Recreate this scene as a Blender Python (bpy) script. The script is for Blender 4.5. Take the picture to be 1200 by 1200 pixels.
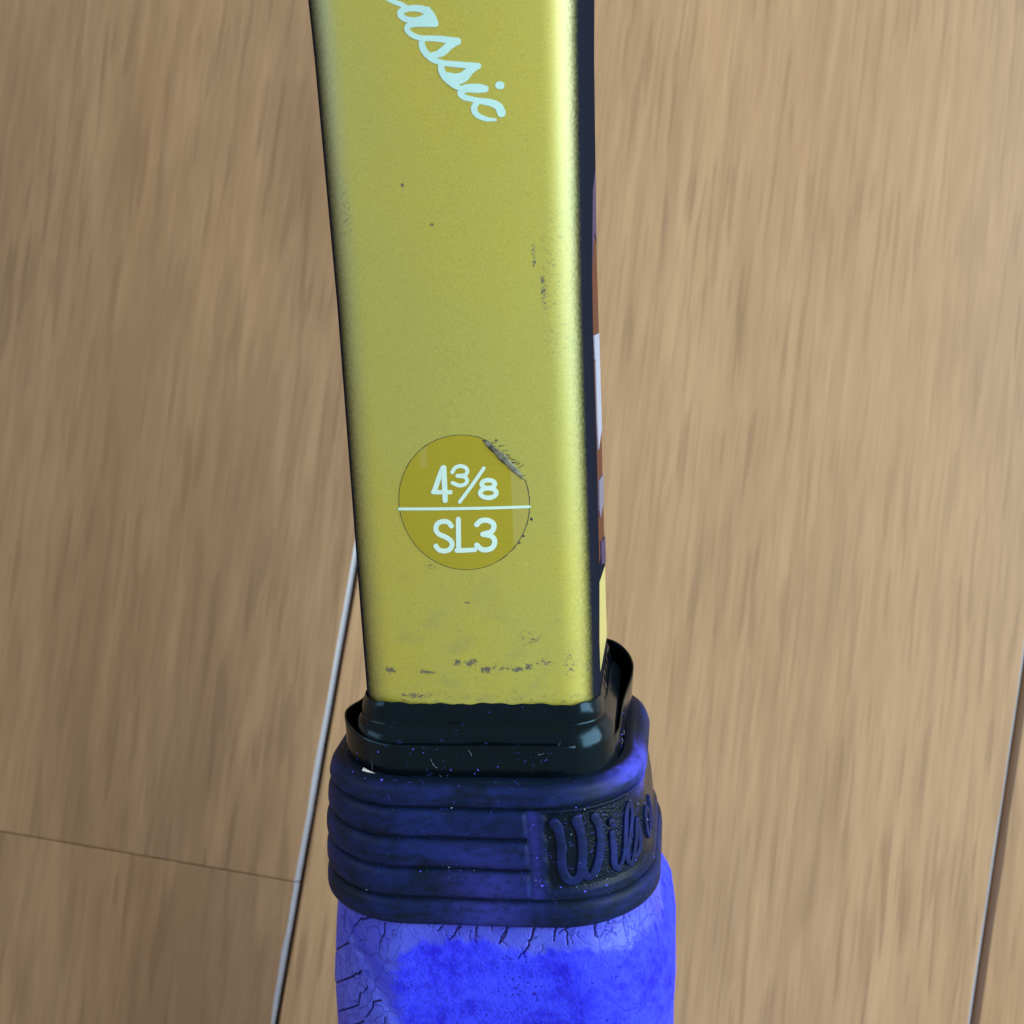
import bpy, math, random
import numpy as np
from mathutils import Matrix, Vector

for ob in list(bpy.data.objects):
    bpy.data.objects.remove(ob)
scene = bpy.context.scene
MM = 0.001
rng = np.random.default_rng(7)
random.seed(7)

# ------------------------------------------------------------------ camera
cam_data = bpy.data.cameras.new('camera')
cam_data.sensor_width = 36.0
cam_data.lens = 45.0
cam_data.clip_start = 0.005
cam_data.clip_end = 50.0
cam_data.dof.use_dof = True
cam_data.dof.focus_distance = 0.117
cam_data.dof.aperture_fstop = 62.0
cam = bpy.data.objects.new('camera', cam_data)
scene.collection.objects.link(cam)
cam.location = (0.0, 0.0, 0.190)
cam.rotation_euler = (math.radians(3.0), 0.0, 0.0)
scene.camera = cam

# ------------------------------------------------------------------ light: soft room light and a tall window to the right
world = bpy.data.worlds.new('World')
scene.world = world
world.use_nodes = True
wbg = world.node_tree.nodes['Background']
wbg.inputs['Color'].default_value = (1.0, 0.96, 0.90, 1.0)
wbg.inputs['Strength'].default_value = 0.42

def area(name, loc, target, sx, sy, power, color):
    l = bpy.data.lights.new(name, 'AREA')
    l.shape = 'RECTANGLE'; l.size = sx; l.size_y = sy
    l.energy = power; l.color = color
    o = bpy.data.objects.new(name, l)
    scene.collection.objects.link(o)
    o.location = loc
    o.rotation_euler = (Vector(target) - Vector(loc)).to_track_quat('-Z', 'Y').to_euler()
    return o

area('window_light', (1.15, 0.30, 0.80), (0.0, 0.02, 0.05), 1.05, 1.25, 45.0, (0.70, 0.89, 1.0))
area('far_window_light', (-1.5, 0.35, 0.75), (0.0, 0.0, 0.05), 0.7, 1.1, 8.0, (0.60, 0.84, 1.0))

scene.view_settings.view_transform = 'Standard'
scene.view_settings.look = 'None'
scene.view_settings.exposure = 0.0
scene.view_settings.gamma = 1.0
scene.view_settings.use_curve_mapping = False
scene.cycles.use_denoising = True

# ------------------------------------------------------------------ helpers
def new_obj(name, verts, faces, mat, parent=None, smooth=True, scale=MM, attrs=None):
    me = bpy.data.meshes.new(name)
    v = np.asarray(verts, dtype=float) * scale
    me.from_pydata(v.tolist(), [], faces if isinstance(faces, list) else faces.tolist())
    me.update()
    if smooth:
        me.polygons.foreach_set('use_smooth', [True] * len(me.polygons))
    if attrs:
        for k, a in attrs.items():
            at = me.attributes.new(k, 'FLOAT', 'POINT')
            at.data.foreach_set('value', np.asarray(a, dtype=np.float32).ravel())
    if mat:
        me.materials.append(mat)
    ob = bpy.data.objects.new(name, me)
    scene.collection.objects.link(ob)
    if parent:
        ob.parent = parent
    return ob

def grid_faces(m, n, wrap=False, base=0):
    i = np.arange(m - 1)[:, None]
    j = np.arange(n if wrap else n - 1)[None, :]
    j2 = (j + 1) % n
    f = np.stack([i * n + j + 0 * j2, i * n + j2, (i + 1) * n + j2, (i + 1) * n + j], -1).reshape(-1, 4) + base
    return f

def ring(t, hw, hd, r, cx=0.0):
    """Rounded rectangle; t = share of the perimeter from the front centre towards +x. Returns x, z, nx, nz."""
    a = hw - r; b = hd - r; q = math.pi * r / 2
    segs = [a, q, 2 * b, q, 2 * a, q, 2 * b, q, a]
    L = sum(segs)
    d = (np.asarray(t, dtype=float) % 1.0) * L
    x = np.zeros_like(d); z = np.zeros_like(d); nx = np.zeros_like(d); nz = np.zeros_like(d)
    c = 0.0
    for k, sg in enumerate(segs):
        m = (d >= c - 1e-9) & (d <= c + sg + 1e-9)
        e = d - c; o = 0 * e
        if k == 0: X, Z, NX, NZ = e, hd + o, o, o + 1
        elif k == 1: X, Z, NX, NZ = a + r * np.sin(e / r), b + r * np.cos(e / r), np.sin(e / r), np.cos(e / r)
        elif k == 2: X, Z, NX, NZ = hw + o, b - e, o + 1, o
        elif k == 3: X, Z, NX, NZ = a + r * np.cos(e / r), -b - r * np.sin(e / r), np.cos(e / r), -np.sin(e / r)
        elif k == 4: X, Z, NX, NZ = a - e, -hd + o, o, o - 1
        elif k == 5: X, Z, NX, NZ = -a - r * np.sin(e / r), -b - r * np.cos(e / r), -np.sin(e / r), -np.cos(e / r)
        elif k == 6: X, Z, NX, NZ = -hw + o, -b + e, o - 1, o
        elif k == 7: X, Z, NX, NZ = -a - r * np.cos(e / r), b + r * np.sin(e / r), -np.cos(e / r), np.sin(e / r)
        else: X, Z, NX, NZ = -a + e, hd + o, o, o + 1
        x = np.where(m, X, x); z = np.where(m, Z, z); nx = np.where(m, NX, nx); nz = np.where(m, NZ, nz)
        c += sg
    return x + cx, z, nx, nz

def smoothstep(a, b, x):
    y = np.clip((x - a) / (b - a), 0, 1)
    return y * y * (3 - 2 * y)

def station(st, s):
    st = sorted(st)
    ss = [k[0] for k in st]
    return [float(np.interp(s, ss, [k[i] for k in st])) for i in range(1, 5)]

def loft(st, s_arr, t_arr, h=None):
    """Rows s, columns t, optional height h[s, t] along the outward normal."""
    P = np.zeros((len(s_arr), len(t_arr), 3))
    for i, s in enumerate(s_arr):
        x, z, nx, nz = ring(t_arr, *station(st, s))
        hh = h[i] if h is not None else 0
        P[i, :, 0] = x + nx * hh; P[i, :, 1] = s; P[i, :, 2] = z + nz * hh
    return P

def catmull(pts, ws, step=0.12):
    p = np.asarray(pts, float); w = np.asarray(ws, float)
    closed = np.allclose(p[0], p[-1])
    ext = np.vstack([p[-2] if closed else 2 * p[0] - p[1], p, p[1] if closed else 2 * p[-1] - p[-2]])
    out = []; wo = []
    for i in range(len(p) - 1):
        a, b, c, d = ext[i:i + 4]
        n = max(3, int(np.linalg.norm(c - b) / step))
        for k in range(n):
            t = k / n
            out.append(0.5 * ((2 * b) + (-a + c) * t + (2 * a - 5 * b + 4 * c - d) * t * t + (-a + 3 * b - 3 * c + d) * t ** 3))
            wo.append(w[i] * (1 - t) + w[i + 1] * t)
    out.append(p[-1]); wo.append(w[-1])
    return np.array(out), np.array(wo)

def stroke(pts, ws, mapping, profile, step=0.12, rise=0.0):
    """Pen stroke with round ends: mapping((x, y), height) -> 3D; profile = [(side -1..1, height)]."""
    c, w = catmull(pts, ws, step)
    tan = np.gradient(c, axis=0)
    tan /= np.linalg.norm(tan, axis=1)[:, None] + 1e-12
    cs = []; wi = []; ta = []
    for a in (80, 60, 40, 20):
        r = math.radians(a)
        cs.append(c[0] - tan[0] * w[0] / 2 * math.sin(r)); wi.append(w[0] * math.cos(r)); ta.append(tan[0])
    cs += list(c); wi += list(w); ta += list(tan)
    for a in (20, 40, 60, 80):
        r = math.radians(a)
        cs.append(c[-1] + tan[-1] * w[-1] / 2 * math.sin(r)); wi.append(w[-1] * math.cos(r)); ta.append(tan[-1])
    cs = np.array(cs); wi = np.array(wi); ta = np.array(ta)
    nrm = np.stack([-ta[:, 1], ta[:, 0]], -1)
    P = []
    n = len(cs)
    for i in range(n):
        for sd, h in profile:
            P.append(mapping(cs[i] + nrm[i] * (-sd) * wi[i] / 2, h + (rise * i / n if h > 0 else 0)))
    return np.array(P), grid_faces(n, len(profile))

def join(parts):
    V = []; Fs = []; b = 0
    for v, f in parts:
        V.append(v); Fs += [tuple(int(x) + b for x in q) for q in f]; b += len(v)
    return np.vstack(V), Fs

# ------------------------------------------------------------------ material helpers
class Mat:
    def __init__(self, name):
        self.m = bpy.data.materials.new(name)
        self.m.use_nodes = True
        self.t = self.m.node_tree
        self.b = self.t.nodes['Principled BSDF']
        self.tc = self.t.nodes.new('ShaderNodeTexCoord')
    def n(self, kind, **kw):
        nd = self.t.nodes.new(kind)
        for k, v in kw.items():
            setattr(nd, k, v)
        return nd
    def link(self, a, b):
        self.t.links.new(a, b)
    def val(self, sock, v):
        if hasattr(v, 'is_output') or isinstance(v, bpy.types.NodeSocket):
            self.link(v, sock)
        else:
            sock.default_value = v
    def coords(self, scale, offset=None, rot=(0, 0, 0)):
        mp = self.n('ShaderNodeMapping')
        mp.inputs['Scale'].default_value = scale
        mp.inputs['Rotation'].default_value = rot
        src = self.tc.outputs['Object']
        if offset is not None:
            ad = self.n('ShaderNodeVectorMath', operation='ADD')
            self.link(src, ad.inputs[0]); self.link(offset, ad.inputs[1]); src = ad.outputs[0]
        self.link(src, mp.inputs['Vector'])
        return mp.outputs[0]
    def noise(self, vec, scale=1.0, detail=4.0, rough=0.55, dist=0.0):
        nd = self.n('ShaderNodeTexNoise')
        nd.inputs['Scale'].default_value = scale; nd.inputs['Detail'].default_value = detail
        nd.inputs['Roughness'].default_value = rough; nd.inputs['Distortion'].default_value = dist
        self.link(vec, nd.inputs['Vector'])
        return nd.outputs['Fac']
    def rampf(self, fac, a, b, lo=0.0, hi=1.0):
        r = self.n('ShaderNodeMapRange', interpolation_type='SMOOTHSTEP')
        self.link(fac, r.inputs[0])
        r.inputs[1].default_value = a; r.inputs[2].default_value = b
        r.inputs[3].default_value = lo; r.inputs[4].default_value = hi
        return r.outputs[0]
    def math(self, op, a, b=0.0):
        nd = self.n('ShaderNodeMath', operation=op)
        self.val(nd.inputs[0], a); self.val(nd.inputs[1], b)
        return nd.outputs[0]
    def mix(self, fac, a, b):
        nd = self.n('ShaderNodeMix', data_type='RGBA')
        self.val(nd.inputs[0], fac); self.val(nd.inputs[6], a); self.val(nd.inputs[7], b)
        return nd.outputs[2]
    def bump(self, height, strength=0.3, dist=0.0001, normal=None):
        nd = self.n('ShaderNodeBump')
        nd.inputs['Strength'].default_value = strength; nd.inputs['Distance'].default_value = dist
        self.link(height, nd.inputs['Height'])
        if normal is not None:
            self.link(normal, nd.inputs['Normal'])
        return nd.outputs[0]
    def attr(self, name):
        nd = self.n('ShaderNodeAttribute', attribute_name=name)
        return nd.outputs['Fac']
    def set(self, **kw):
        names = dict(color='Base Color', rough='Roughness', metal='Metallic', normal='Normal', coat='Coat Weight', coat_rough='Coat Roughness',
                     spec='Specular IOR Level', spec_tint='Specular Tint', coat_ior='Coat IOR', sheen='Sheen Weight', sheen_rough='Sheen Roughness', sheen_tint='Sheen Tint', trans='Transmission Weight', aniso='Anisotropic', alpha='Alpha', ior='IOR')
        for k, v in kw.items():
            if isinstance(v, tuple) and len(v) == 3:
                v = (*v, 1.0)
            self.val(self.b.inputs[names[k]], v)
        return self.m
STICKER = [('four', [(-1.838, 30.89), (-2.187, 30.133), (-2.752, 28.763)], [0.431, 0.431, 0.431]), ('four', [(-2.843, 28.739), (-2.017, 28.712), (-1.292, 28.699)], [0.38, 0.38, 0.38]), ('four', [(-1.761, 30.913), (-1.775, 29.36), (-1.805, 27.977)], [0.456, 0.456, 0.456]), ('three_small', [(-1.025, 30.493), (-0.725, 30.893), (-0.237, 31.035), (0.231, 30.823), (0.299, 30.441), (-0.005, 30.193), (-0.601, 30.167)], [0.279, 0.279, 0.279, 0.279, 0.279, 0.279, 0.279]), ('three_small', [(-0.601, 30.167), (0.026, 30.066), (0.262, 29.756), (0.079, 29.428), (-0.459, 29.298), (-1.054, 29.538)], [0.279, 0.279, 0.279, 0.279, 0.279, 0.279]), ('slash', [(1.79, 30.792), (0.68, 29.315), (-0.503, 27.827)], [0.253, 0.253, 0.253]), ('eight', [(2.125, 29.721), (2.345, 29.69), (2.529, 29.61), (2.648, 29.492), (2.686, 29.355), (2.635, 29.22), (2.504, 29.107), (2.313, 29.033), (2.09, 29.01), (1.869, 29.041), (1.685, 29.121), (1.566, 29.239), (1.529, 29.376), (1.58, 29.512), (1.711, 29.625), (1.903, 29.698), (2.125, 29.721)], [0.329, 0.329, 0.329, 0.329, 0.329, 0.329, 0.329, 0.329, 0.329, 0.329, 0.329, 0.329, 0.329, 0.329, 0.329, 0.329, 0.329]), ('eight', [(2.09, 29.01), (2.358, 28.972), (2.582, 28.874), (2.727, 28.731), (2.773, 28.565), (2.711, 28.4), (2.551, 28.262), (2.318, 28.172), (2.046, 28.143), (1.778, 28.181), (1.553, 28.279), (1.407, 28.422), (1.362, 28.589), (1.424, 28.754), (1.585, 28.892), (1.818, 28.982), (2.09, 29.01)], [0.329, 0.329, 0.329, 0.329, 0.329, 0.329, 0.329, 0.329, 0.329, 0.329, 0.329, 0.329, 0.329, 0.329, 0.329, 0.329, 0.329]), ('divider_line', [(-6.017, 27.218), (-0.193, 27.218), (5.614, 27.242)], [0.253, 0.253, 0.228]), ('letter_s', [(-1.377, 25.647), (-1.689, 26.014), (-2.237, 26.048), (-2.674, 25.795), (-2.793, 25.316), (-2.56, 24.923), (-1.998, 24.655), (-1.505, 24.297), (-1.427, 23.866), (-1.706, 23.477), (-2.201, 23.365), (-2.645, 23.488), (-2.895, 23.818)], [0.431, 0.431, 0.431, 0.431, 0.431, 0.431, 0.431, 0.431, 0.431, 0.431, 0.431, 0.431, 0.431]), ('letter_l', [(-0.717, 26.259), (-0.784, 24.835), (-0.85, 23.402)], [0.431, 0.431, 0.431]), ('letter_l', [(-1.017, 23.404), (-0.145, 23.42), (0.625, 23.464)], [0.405, 0.405, 0.405]), ('three', [(0.897, 25.745), (1.296, 26.075), (1.843, 26.119), (2.337, 25.854), (2.405, 25.44), (2.133, 25.056), (1.398, 24.859)], [0.456, 0.456, 0.456, 0.456, 0.456, 0.456, 0.456]), ('three', [(1.398, 24.859), (2.151, 24.668), (2.421, 24.21), (2.243, 23.693), (1.773, 23.451), (1.239, 23.483), (0.8, 23.879)], [0.456, 0.456, 0.456, 0.456, 0.456, 0.456, 0.456])]
SCRIPT = [('letter_a', [(-4.481, 69.856), (-3.867, 69.524), (-3.042, 69.178), (-2.587, 68.856)], [0.228, 0.319, 0.41, 0.456]), ('letter_a', [(-0.819, 68.401), (-1.536, 68.759), (-2.484, 68.82), (-3.167, 68.58), (-2.95, 68.165), (-2.172, 67.9), (-1.269, 67.96), (-0.819, 68.401)], [0.684, 0.547, 0.479, 0.524, 0.479, 0.502, 0.627, 0.684]), ('letter_a', [(-0.916, 68.553), (-0.559, 67.994), (-0.333, 67.549)], [0.684, 0.707, 0.547]), ('letter_a', [(-0.334, 67.529), (-1.555, 67.606), (-2.427, 67.563), (-2.692, 67.245), (-2.244, 66.774), (-1.52, 66.484)], [0.524, 0.479, 0.479, 0.456, 0.433, 0.433]), ('letter_s', [(-1.52, 66.484), (-0.255, 66.386), (1.437, 66.066)], [0.433, 0.479, 0.593]), ('letter_s', [(1.468, 66.044), (0.768, 65.802), (0.216, 65.391), (-0.327, 65.177), (-0.858, 65.16)], [0.456, 0.661, 0.707, 0.547, 0.388]), ('letter_s', [(-1.467, 66.48), (-1.529, 65.991), (-1.27, 65.382), (-0.668, 64.801), (0.058, 64.511)], [0.456, 0.547, 0.57, 0.479, 0.433]), ('letter_s', [(-0.153, 64.523), (1.108, 64.329), (3.016, 64.078)], [0.433, 0.479, 0.502]), ('letter_s', [(2.994, 64.059), (2.346, 63.781), (1.792, 63.317), (1.141, 63.036), (0.77, 63.057)], [0.433, 0.661, 0.866, 0.684, 0.456]), ('letter_s', [(0.003, 64.464), (-0.027, 63.97), (0.309, 63.353), (0.914, 62.77), (1.426, 62.441)], [0.479, 0.547, 0.627, 0.513, 0.433]), ('letter_s', [(0.477, 63.493), (1.052, 63.34), (1.798, 63.416)], [0.524, 0.57, 0.524]), ('letter_i', [(3.494, 62.284), (2.905, 62.357), (1.901, 62.394), (1.461, 62.12), (1.707, 61.746), (2.438, 61.525)], [0.57, 0.752, 0.661, 0.57, 0.479, 0.433]), ('letter_i', [(4.622, 62.508), (4.727, 62.502), (4.79, 62.488)], [0.616, 0.638, 0.616]), ('letter_c', [(1.81, 61.7), (2.856, 61.401), (3.903, 61.183), (4.521, 60.848), (4.73, 60.356)], [0.41, 0.479, 0.593, 0.661, 0.73]), ('letter_c', [(2.852, 61.341), (2.509, 60.859), (2.693, 60.317), (3.417, 59.945), (4.207, 59.822)], [0.456, 0.547, 0.479, 0.388, 0.228]), ('letter_l', [(-4.481, 69.856), (-4.88, 70.224), (-4.43, 70.583), (-2.411, 70.74), (-1.548, 71.07), (-2.472, 71.421), (-4.37, 71.452), (-5.452, 71.137)], [0.342, 0.41, 0.456, 0.502, 0.456, 0.41, 0.41, 0.342]), ('letter_c', [(-1.764, 72.625), (-1.415, 73.175), (-2.531, 73.731), (-4.635, 73.687), (-6.057, 73.016), (-6.226, 72.158), (-5.635, 71.537)], [0.57, 0.502, 0.502, 0.57, 0.638, 0.547, 0.41])]
BRAND = [('letter_w', [(0.0737, -0.19), (0.0766, -0.61), (0.0783, -2.13), (0.0771, -4.0), (0.08, -5.31), (0.0862, -5.66), (0.0924, -5.24), (0.0958, -3.65), (0.097, -1.95), (0.0958, -0.86), (0.0936, -0.05)], [0.779, 0.708, 0.652, 0.652, 0.652, 0.623, 0.652, 0.68, 0.652, 0.652, 0.793]), ('letter_w', [(0.0953, -4.32), (0.0981, -5.38), (0.1038, -5.38), (0.1095, -4.46), (0.1134, -2.94), (0.1146, -1.53), (0.1129, -0.61), (0.1112, -0.05)], [0.567, 0.538, 0.567, 0.623, 0.652, 0.623, 0.595, 0.708]), ('letter_i', [(0.1276, -1.0), (0.1282, -1.04), (0.1287, -1.11)], [0.623, 0.652, 0.623]), ('letter_i', [(0.1265, -2.06), (0.1265, -3.58), (0.1259, -4.96), (0.1304, -5.66)], [0.51, 0.567, 0.567, 0.368]), ('letter_l', [(0.1304, -5.66), (0.1384, -4.29), (0.1429, -2.27), (0.1475, -0.58), (0.1531, -0.15), (0.1548, -1.0), (0.1497, -2.55), (0.1429, -4.18), (0.1418, -5.28), (0.1463, -5.74)], [0.34, 0.425, 0.453, 0.425, 0.397, 0.397, 0.397, 0.425, 0.453, 0.34]), ('letter_s', [(0.1463, -5.74), (0.1531, -4.36), (0.1611, -2.06)], [0.312, 0.397, 0.482]), ('letter_s', [(0.1611, -2.2), (0.1628, -3.79), (0.1599, -4.92), (0.152, -5.28)], [0.482, 0.51, 0.51, 0.397])]
CRACKS = [([(-0.1056, -11.13), (-0.1192, -11.65), (-0.1277, -12.57), (-0.1316, -13.54)], 1), ([(-0.0908, -11.29), (-0.0908, -12.31), (-0.0953, -13.18), (-0.0959, -14.25)], 0.8), ([(-0.1345, -14.46), (-0.2224, -21.26)], 1), ([(-0.1163, -16.35), (-0.1254, -17.27), (-0.2201, -24.89), (-0.1504, -21.67)], 1.2), ([(-0.1163, -18.55), (-0.1186, -19.93), (-0.2309, -28.77)], 1.1), ([(-0.0948, -18.65), (-0.1016, -18.91), (-0.1033, -19.72), (-0.1101, -20.85)], 1.2), ([(-0.1084, -17.58), (-0.1124, -18.39), (-0.1163, -18.55)], 0.8), ([(-0.1129, -21.36), (-0.1271, -22.38)], 1), ([(-0.0193, -11.24), (-0.0244, -11.85), (-0.0307, -12.46)], 1.1), ([(-0.0363, -11.29), (-0.0409, -11.7)], 0.9), ([(-0.004, -11.13), (-0.0046, -12.31)], 0.8), ([(0.0102, -11.08), (0.0096, -11.7)], 0.7), ([(0.0232, -11.34), (0.0198, -12.11), (0.0141, -12.67)], 1), ([(-0.219, -20.08), (-0.1549, -16.76)], 0.7), ([(-0.0902, -20.18), (-0.0919, -20.95)], 0.8), ([(-0.1509, -12.16), (-0.139, -13.79)], 1), ([(0.0283, -10.88), (0.0227, -11.49), (0.0147, -12.62)], 1.2), ([(0.0476, -10.83), (0.0488, -11.18), (0.0448, -12.16), (0.0397, -12.92), (0.0295, -13.95)], 1.3), ([(0.0539, -10.72), (0.0488, -11.13)], 1), ([(0.0743, -10.42), (0.0692, -10.83), (0.0663, -11.8), (0.0646, -12.26)], 1.3), ([(0.0885, -10.26), (0.0828, -10.78), (0.0771, -11.18), (0.0783, -11.65), (0.076, -12.62)], 1.3), ([(0.0766, -11.29), (0.0697, -11.65)], 0.8), ([(0.114, -9.96), (0.1083, -10.57), (0.1038, -11.39), (0.1026, -12.16), (0.1049, -12.36)], 1.4), ([(0.1395, -9.91), (0.1361, -11.13), (0.1321, -12.97)], 0.9), ([(0.1231, -10.67), (0.1163, -11.24), (0.1112, -12.0)], 0.6), ([(0.1446, -10.01), (0.1492, -10.62)], 0.6), ([(0.1401, -10.67), (0.1441, -11.8), (0.1475, -12.57)], 0.6), ([(0.1185, -10.62), (0.127, -10.98)], 0.5), ([(0.1157, -11.39), (0.1253, -11.65), (0.1338, -11.75)], 0.5), ([(0.0539, -11.18), (0.059, -10.93), (0.0646, -11.29)], 0.4), ([(0.1531, -11.75), (0.1441, -11.95), (0.1367, -12.11)], 0.5), ([(0.1253, -9.86), (0.1236, -10.72)], 0.5), ([(0.1066, -12.31), (0.114, -11.9), (0.1225, -12.46)], 0.5), ([(0.1843, -12.92), (0.173, -12.92)], 0.7)]
FUZZ_TOP = [(-0.0772, -13.13), (-0.0522, -11.9), (-0.0074, -12.16), (0.0368, -12.46), (0.0652, -12.77), (0.1055, -12.97), (0.1344, -13.33), (0.1673, -13.49)]
FUZZ_LEFT = [(-0.0766, -12.92), (-0.088, -16.55), (-0.084, -18.65), (-0.08, -20.59)]
WRAP_EDGE = [(-0.1935, -16.35), (-0.1152, -15.17), (-0.0965, -18.5), (-0.0829, -20.64)]
def RGB(r, g, b):
    return (r, g, b, 1.0)

# ------------------------------------------------------------------ materials
def wood(name, light, dark, pore, fine):
    M = Mat(name)
    info = M.n('ShaderNodeObjectInfo')
    sc = M.n('ShaderNodeVectorMath', operation='SCALE')
    cmb = M.n('ShaderNodeCombineXYZ')
    M.link(info.outputs['Random'], cmb.inputs[0]); M.link(info.outputs['Random'], cmb.inputs[1])
    M.link(cmb.outputs[0], sc.inputs[0]); sc.inputs['Scale'].default_value = 3.0
    off = sc.outputs[0]
    vr = M.n('ShaderNodeVectorRotate', rotation_type='Z_AXIS'); M.link(M.tc.outputs['Object'], vr.inputs['Vector']); vr.inputs['Angle'].default_value = -0.045
    class _T: outputs = {'Object': vr.outputs[0]}
    M.tc = _T
    broad = M.noise(M.coords((55, 4, 20), off), 1.0, 4, 0.5, 0.25)
    streak = M.noise(M.coords((560 * fine, 32, 100), off), 1.0, 4, 0.6, 0.05)
    streak2 = M.noise(M.coords((1700 * fine, 95, 100), off), 1.0, 3, 0.6, 0.0)
    dash = M.noise(M.coords((1150 * fine, 70, 100), off), 1.0, 2, 0.5, 0.0)
    f = M.math('ADD', M.math('MULTIPLY', broad, 0.6), M.math('ADD', M.math('MULTIPLY', streak, 0.4), M.math('MULTIPLY', streak2, 0.4)))
    fac = M.rampf(f, 0.55, 0.95)
    col = M.mix(fac, RGB(*dark), RGB(*light))
    area_ = M.rampf(M.noise(M.coords((60, 18, 20), off), 1.0, 2), 0.35, 0.65, 0.45, 1.0)
    d1 = M.noise(M.coords((430 * fine, 34, 60), off, (0, 0, 0.0)), 1.0, 1.5, 0.5, 0.0)
    d2 = M.noise(M.coords((900 * fine, 52, 80), off, (0, 0, 0.0)), 1.0, 1.2, 0.5, 0.0)
    col = M.mix(M.math('MULTIPLY', M.rampf(d1, 0.52, 0.68, 0.0, 0.36), area_), col, RGB(*pore))
    col = M.mix(M.math('MULTIPLY', M.rampf(d2, 0.54, 0.66, 0.0, 0.55), area_), col, RGB(*pore))
    col = M.mix(M.rampf(d1, 0.44, 0.30, 0.0, 0.35), col, RGB(light[0] * 1.1, light[1] * 1.1, light[2] * 1.1))
    warm = M.rampf(M.noise(M.coords((30, 9, 9), off), 1.0, 2), 0.35, 0.7, 0.0, 0.3)
    col = M.mix(warm, col, RGB(light[0] * 0.95, light[1] * 0.86, light[2] * 0.72))
    h = M.math('ADD', M.math('MULTIPLY', streak2, 0.6), M.math('MULTIPLY', dash, -0.4))
    return M.set(color=col, rough=M.rampf(streak, 0.3, 0.7, 0.42, 0.54), spec=0.35, coat=0.12, coat_rough=0.25, normal=M.bump(h, 0.10, 0.0002))

W_TAN = wood('oak_laminate_tan', (0.455, 0.274, 0.140), (0.345, 0.200, 0.100), (0.215, 0.121, 0.062), 1.15)
W_BROWN = wood('oak_laminate_brown', (0.335, 0.198, 0.103), (0.235, 0.133, 0.068), (0.15, 0.082, 0.043), 0.85)

def plain(name, color, rough, spec=0.5, metal=0.0, **kw):
    M = Mat(name)
    n = M.noise(M.coords((900, 900, 900)), 1.0, 3)
    c = M.mix(M.rampf(n, 0.3, 0.7, 0.0, 0.25), RGB(*color), RGB(*[k * 0.8 for k in color]))
    return M.set(color=c, rough=rough, spec=spec, metal=metal, **kw)

M_BEVEL = plain('bevel_painted_glint', (0.27, 0.265, 0.29), 0.4, 0.5, coat=0.8, coat_rough=0.3)  # pale base colour paints the window's reflection into the bevel
M_GAP = plain('dark_joint', (0.03, 0.022, 0.016), 0.8)

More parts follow.
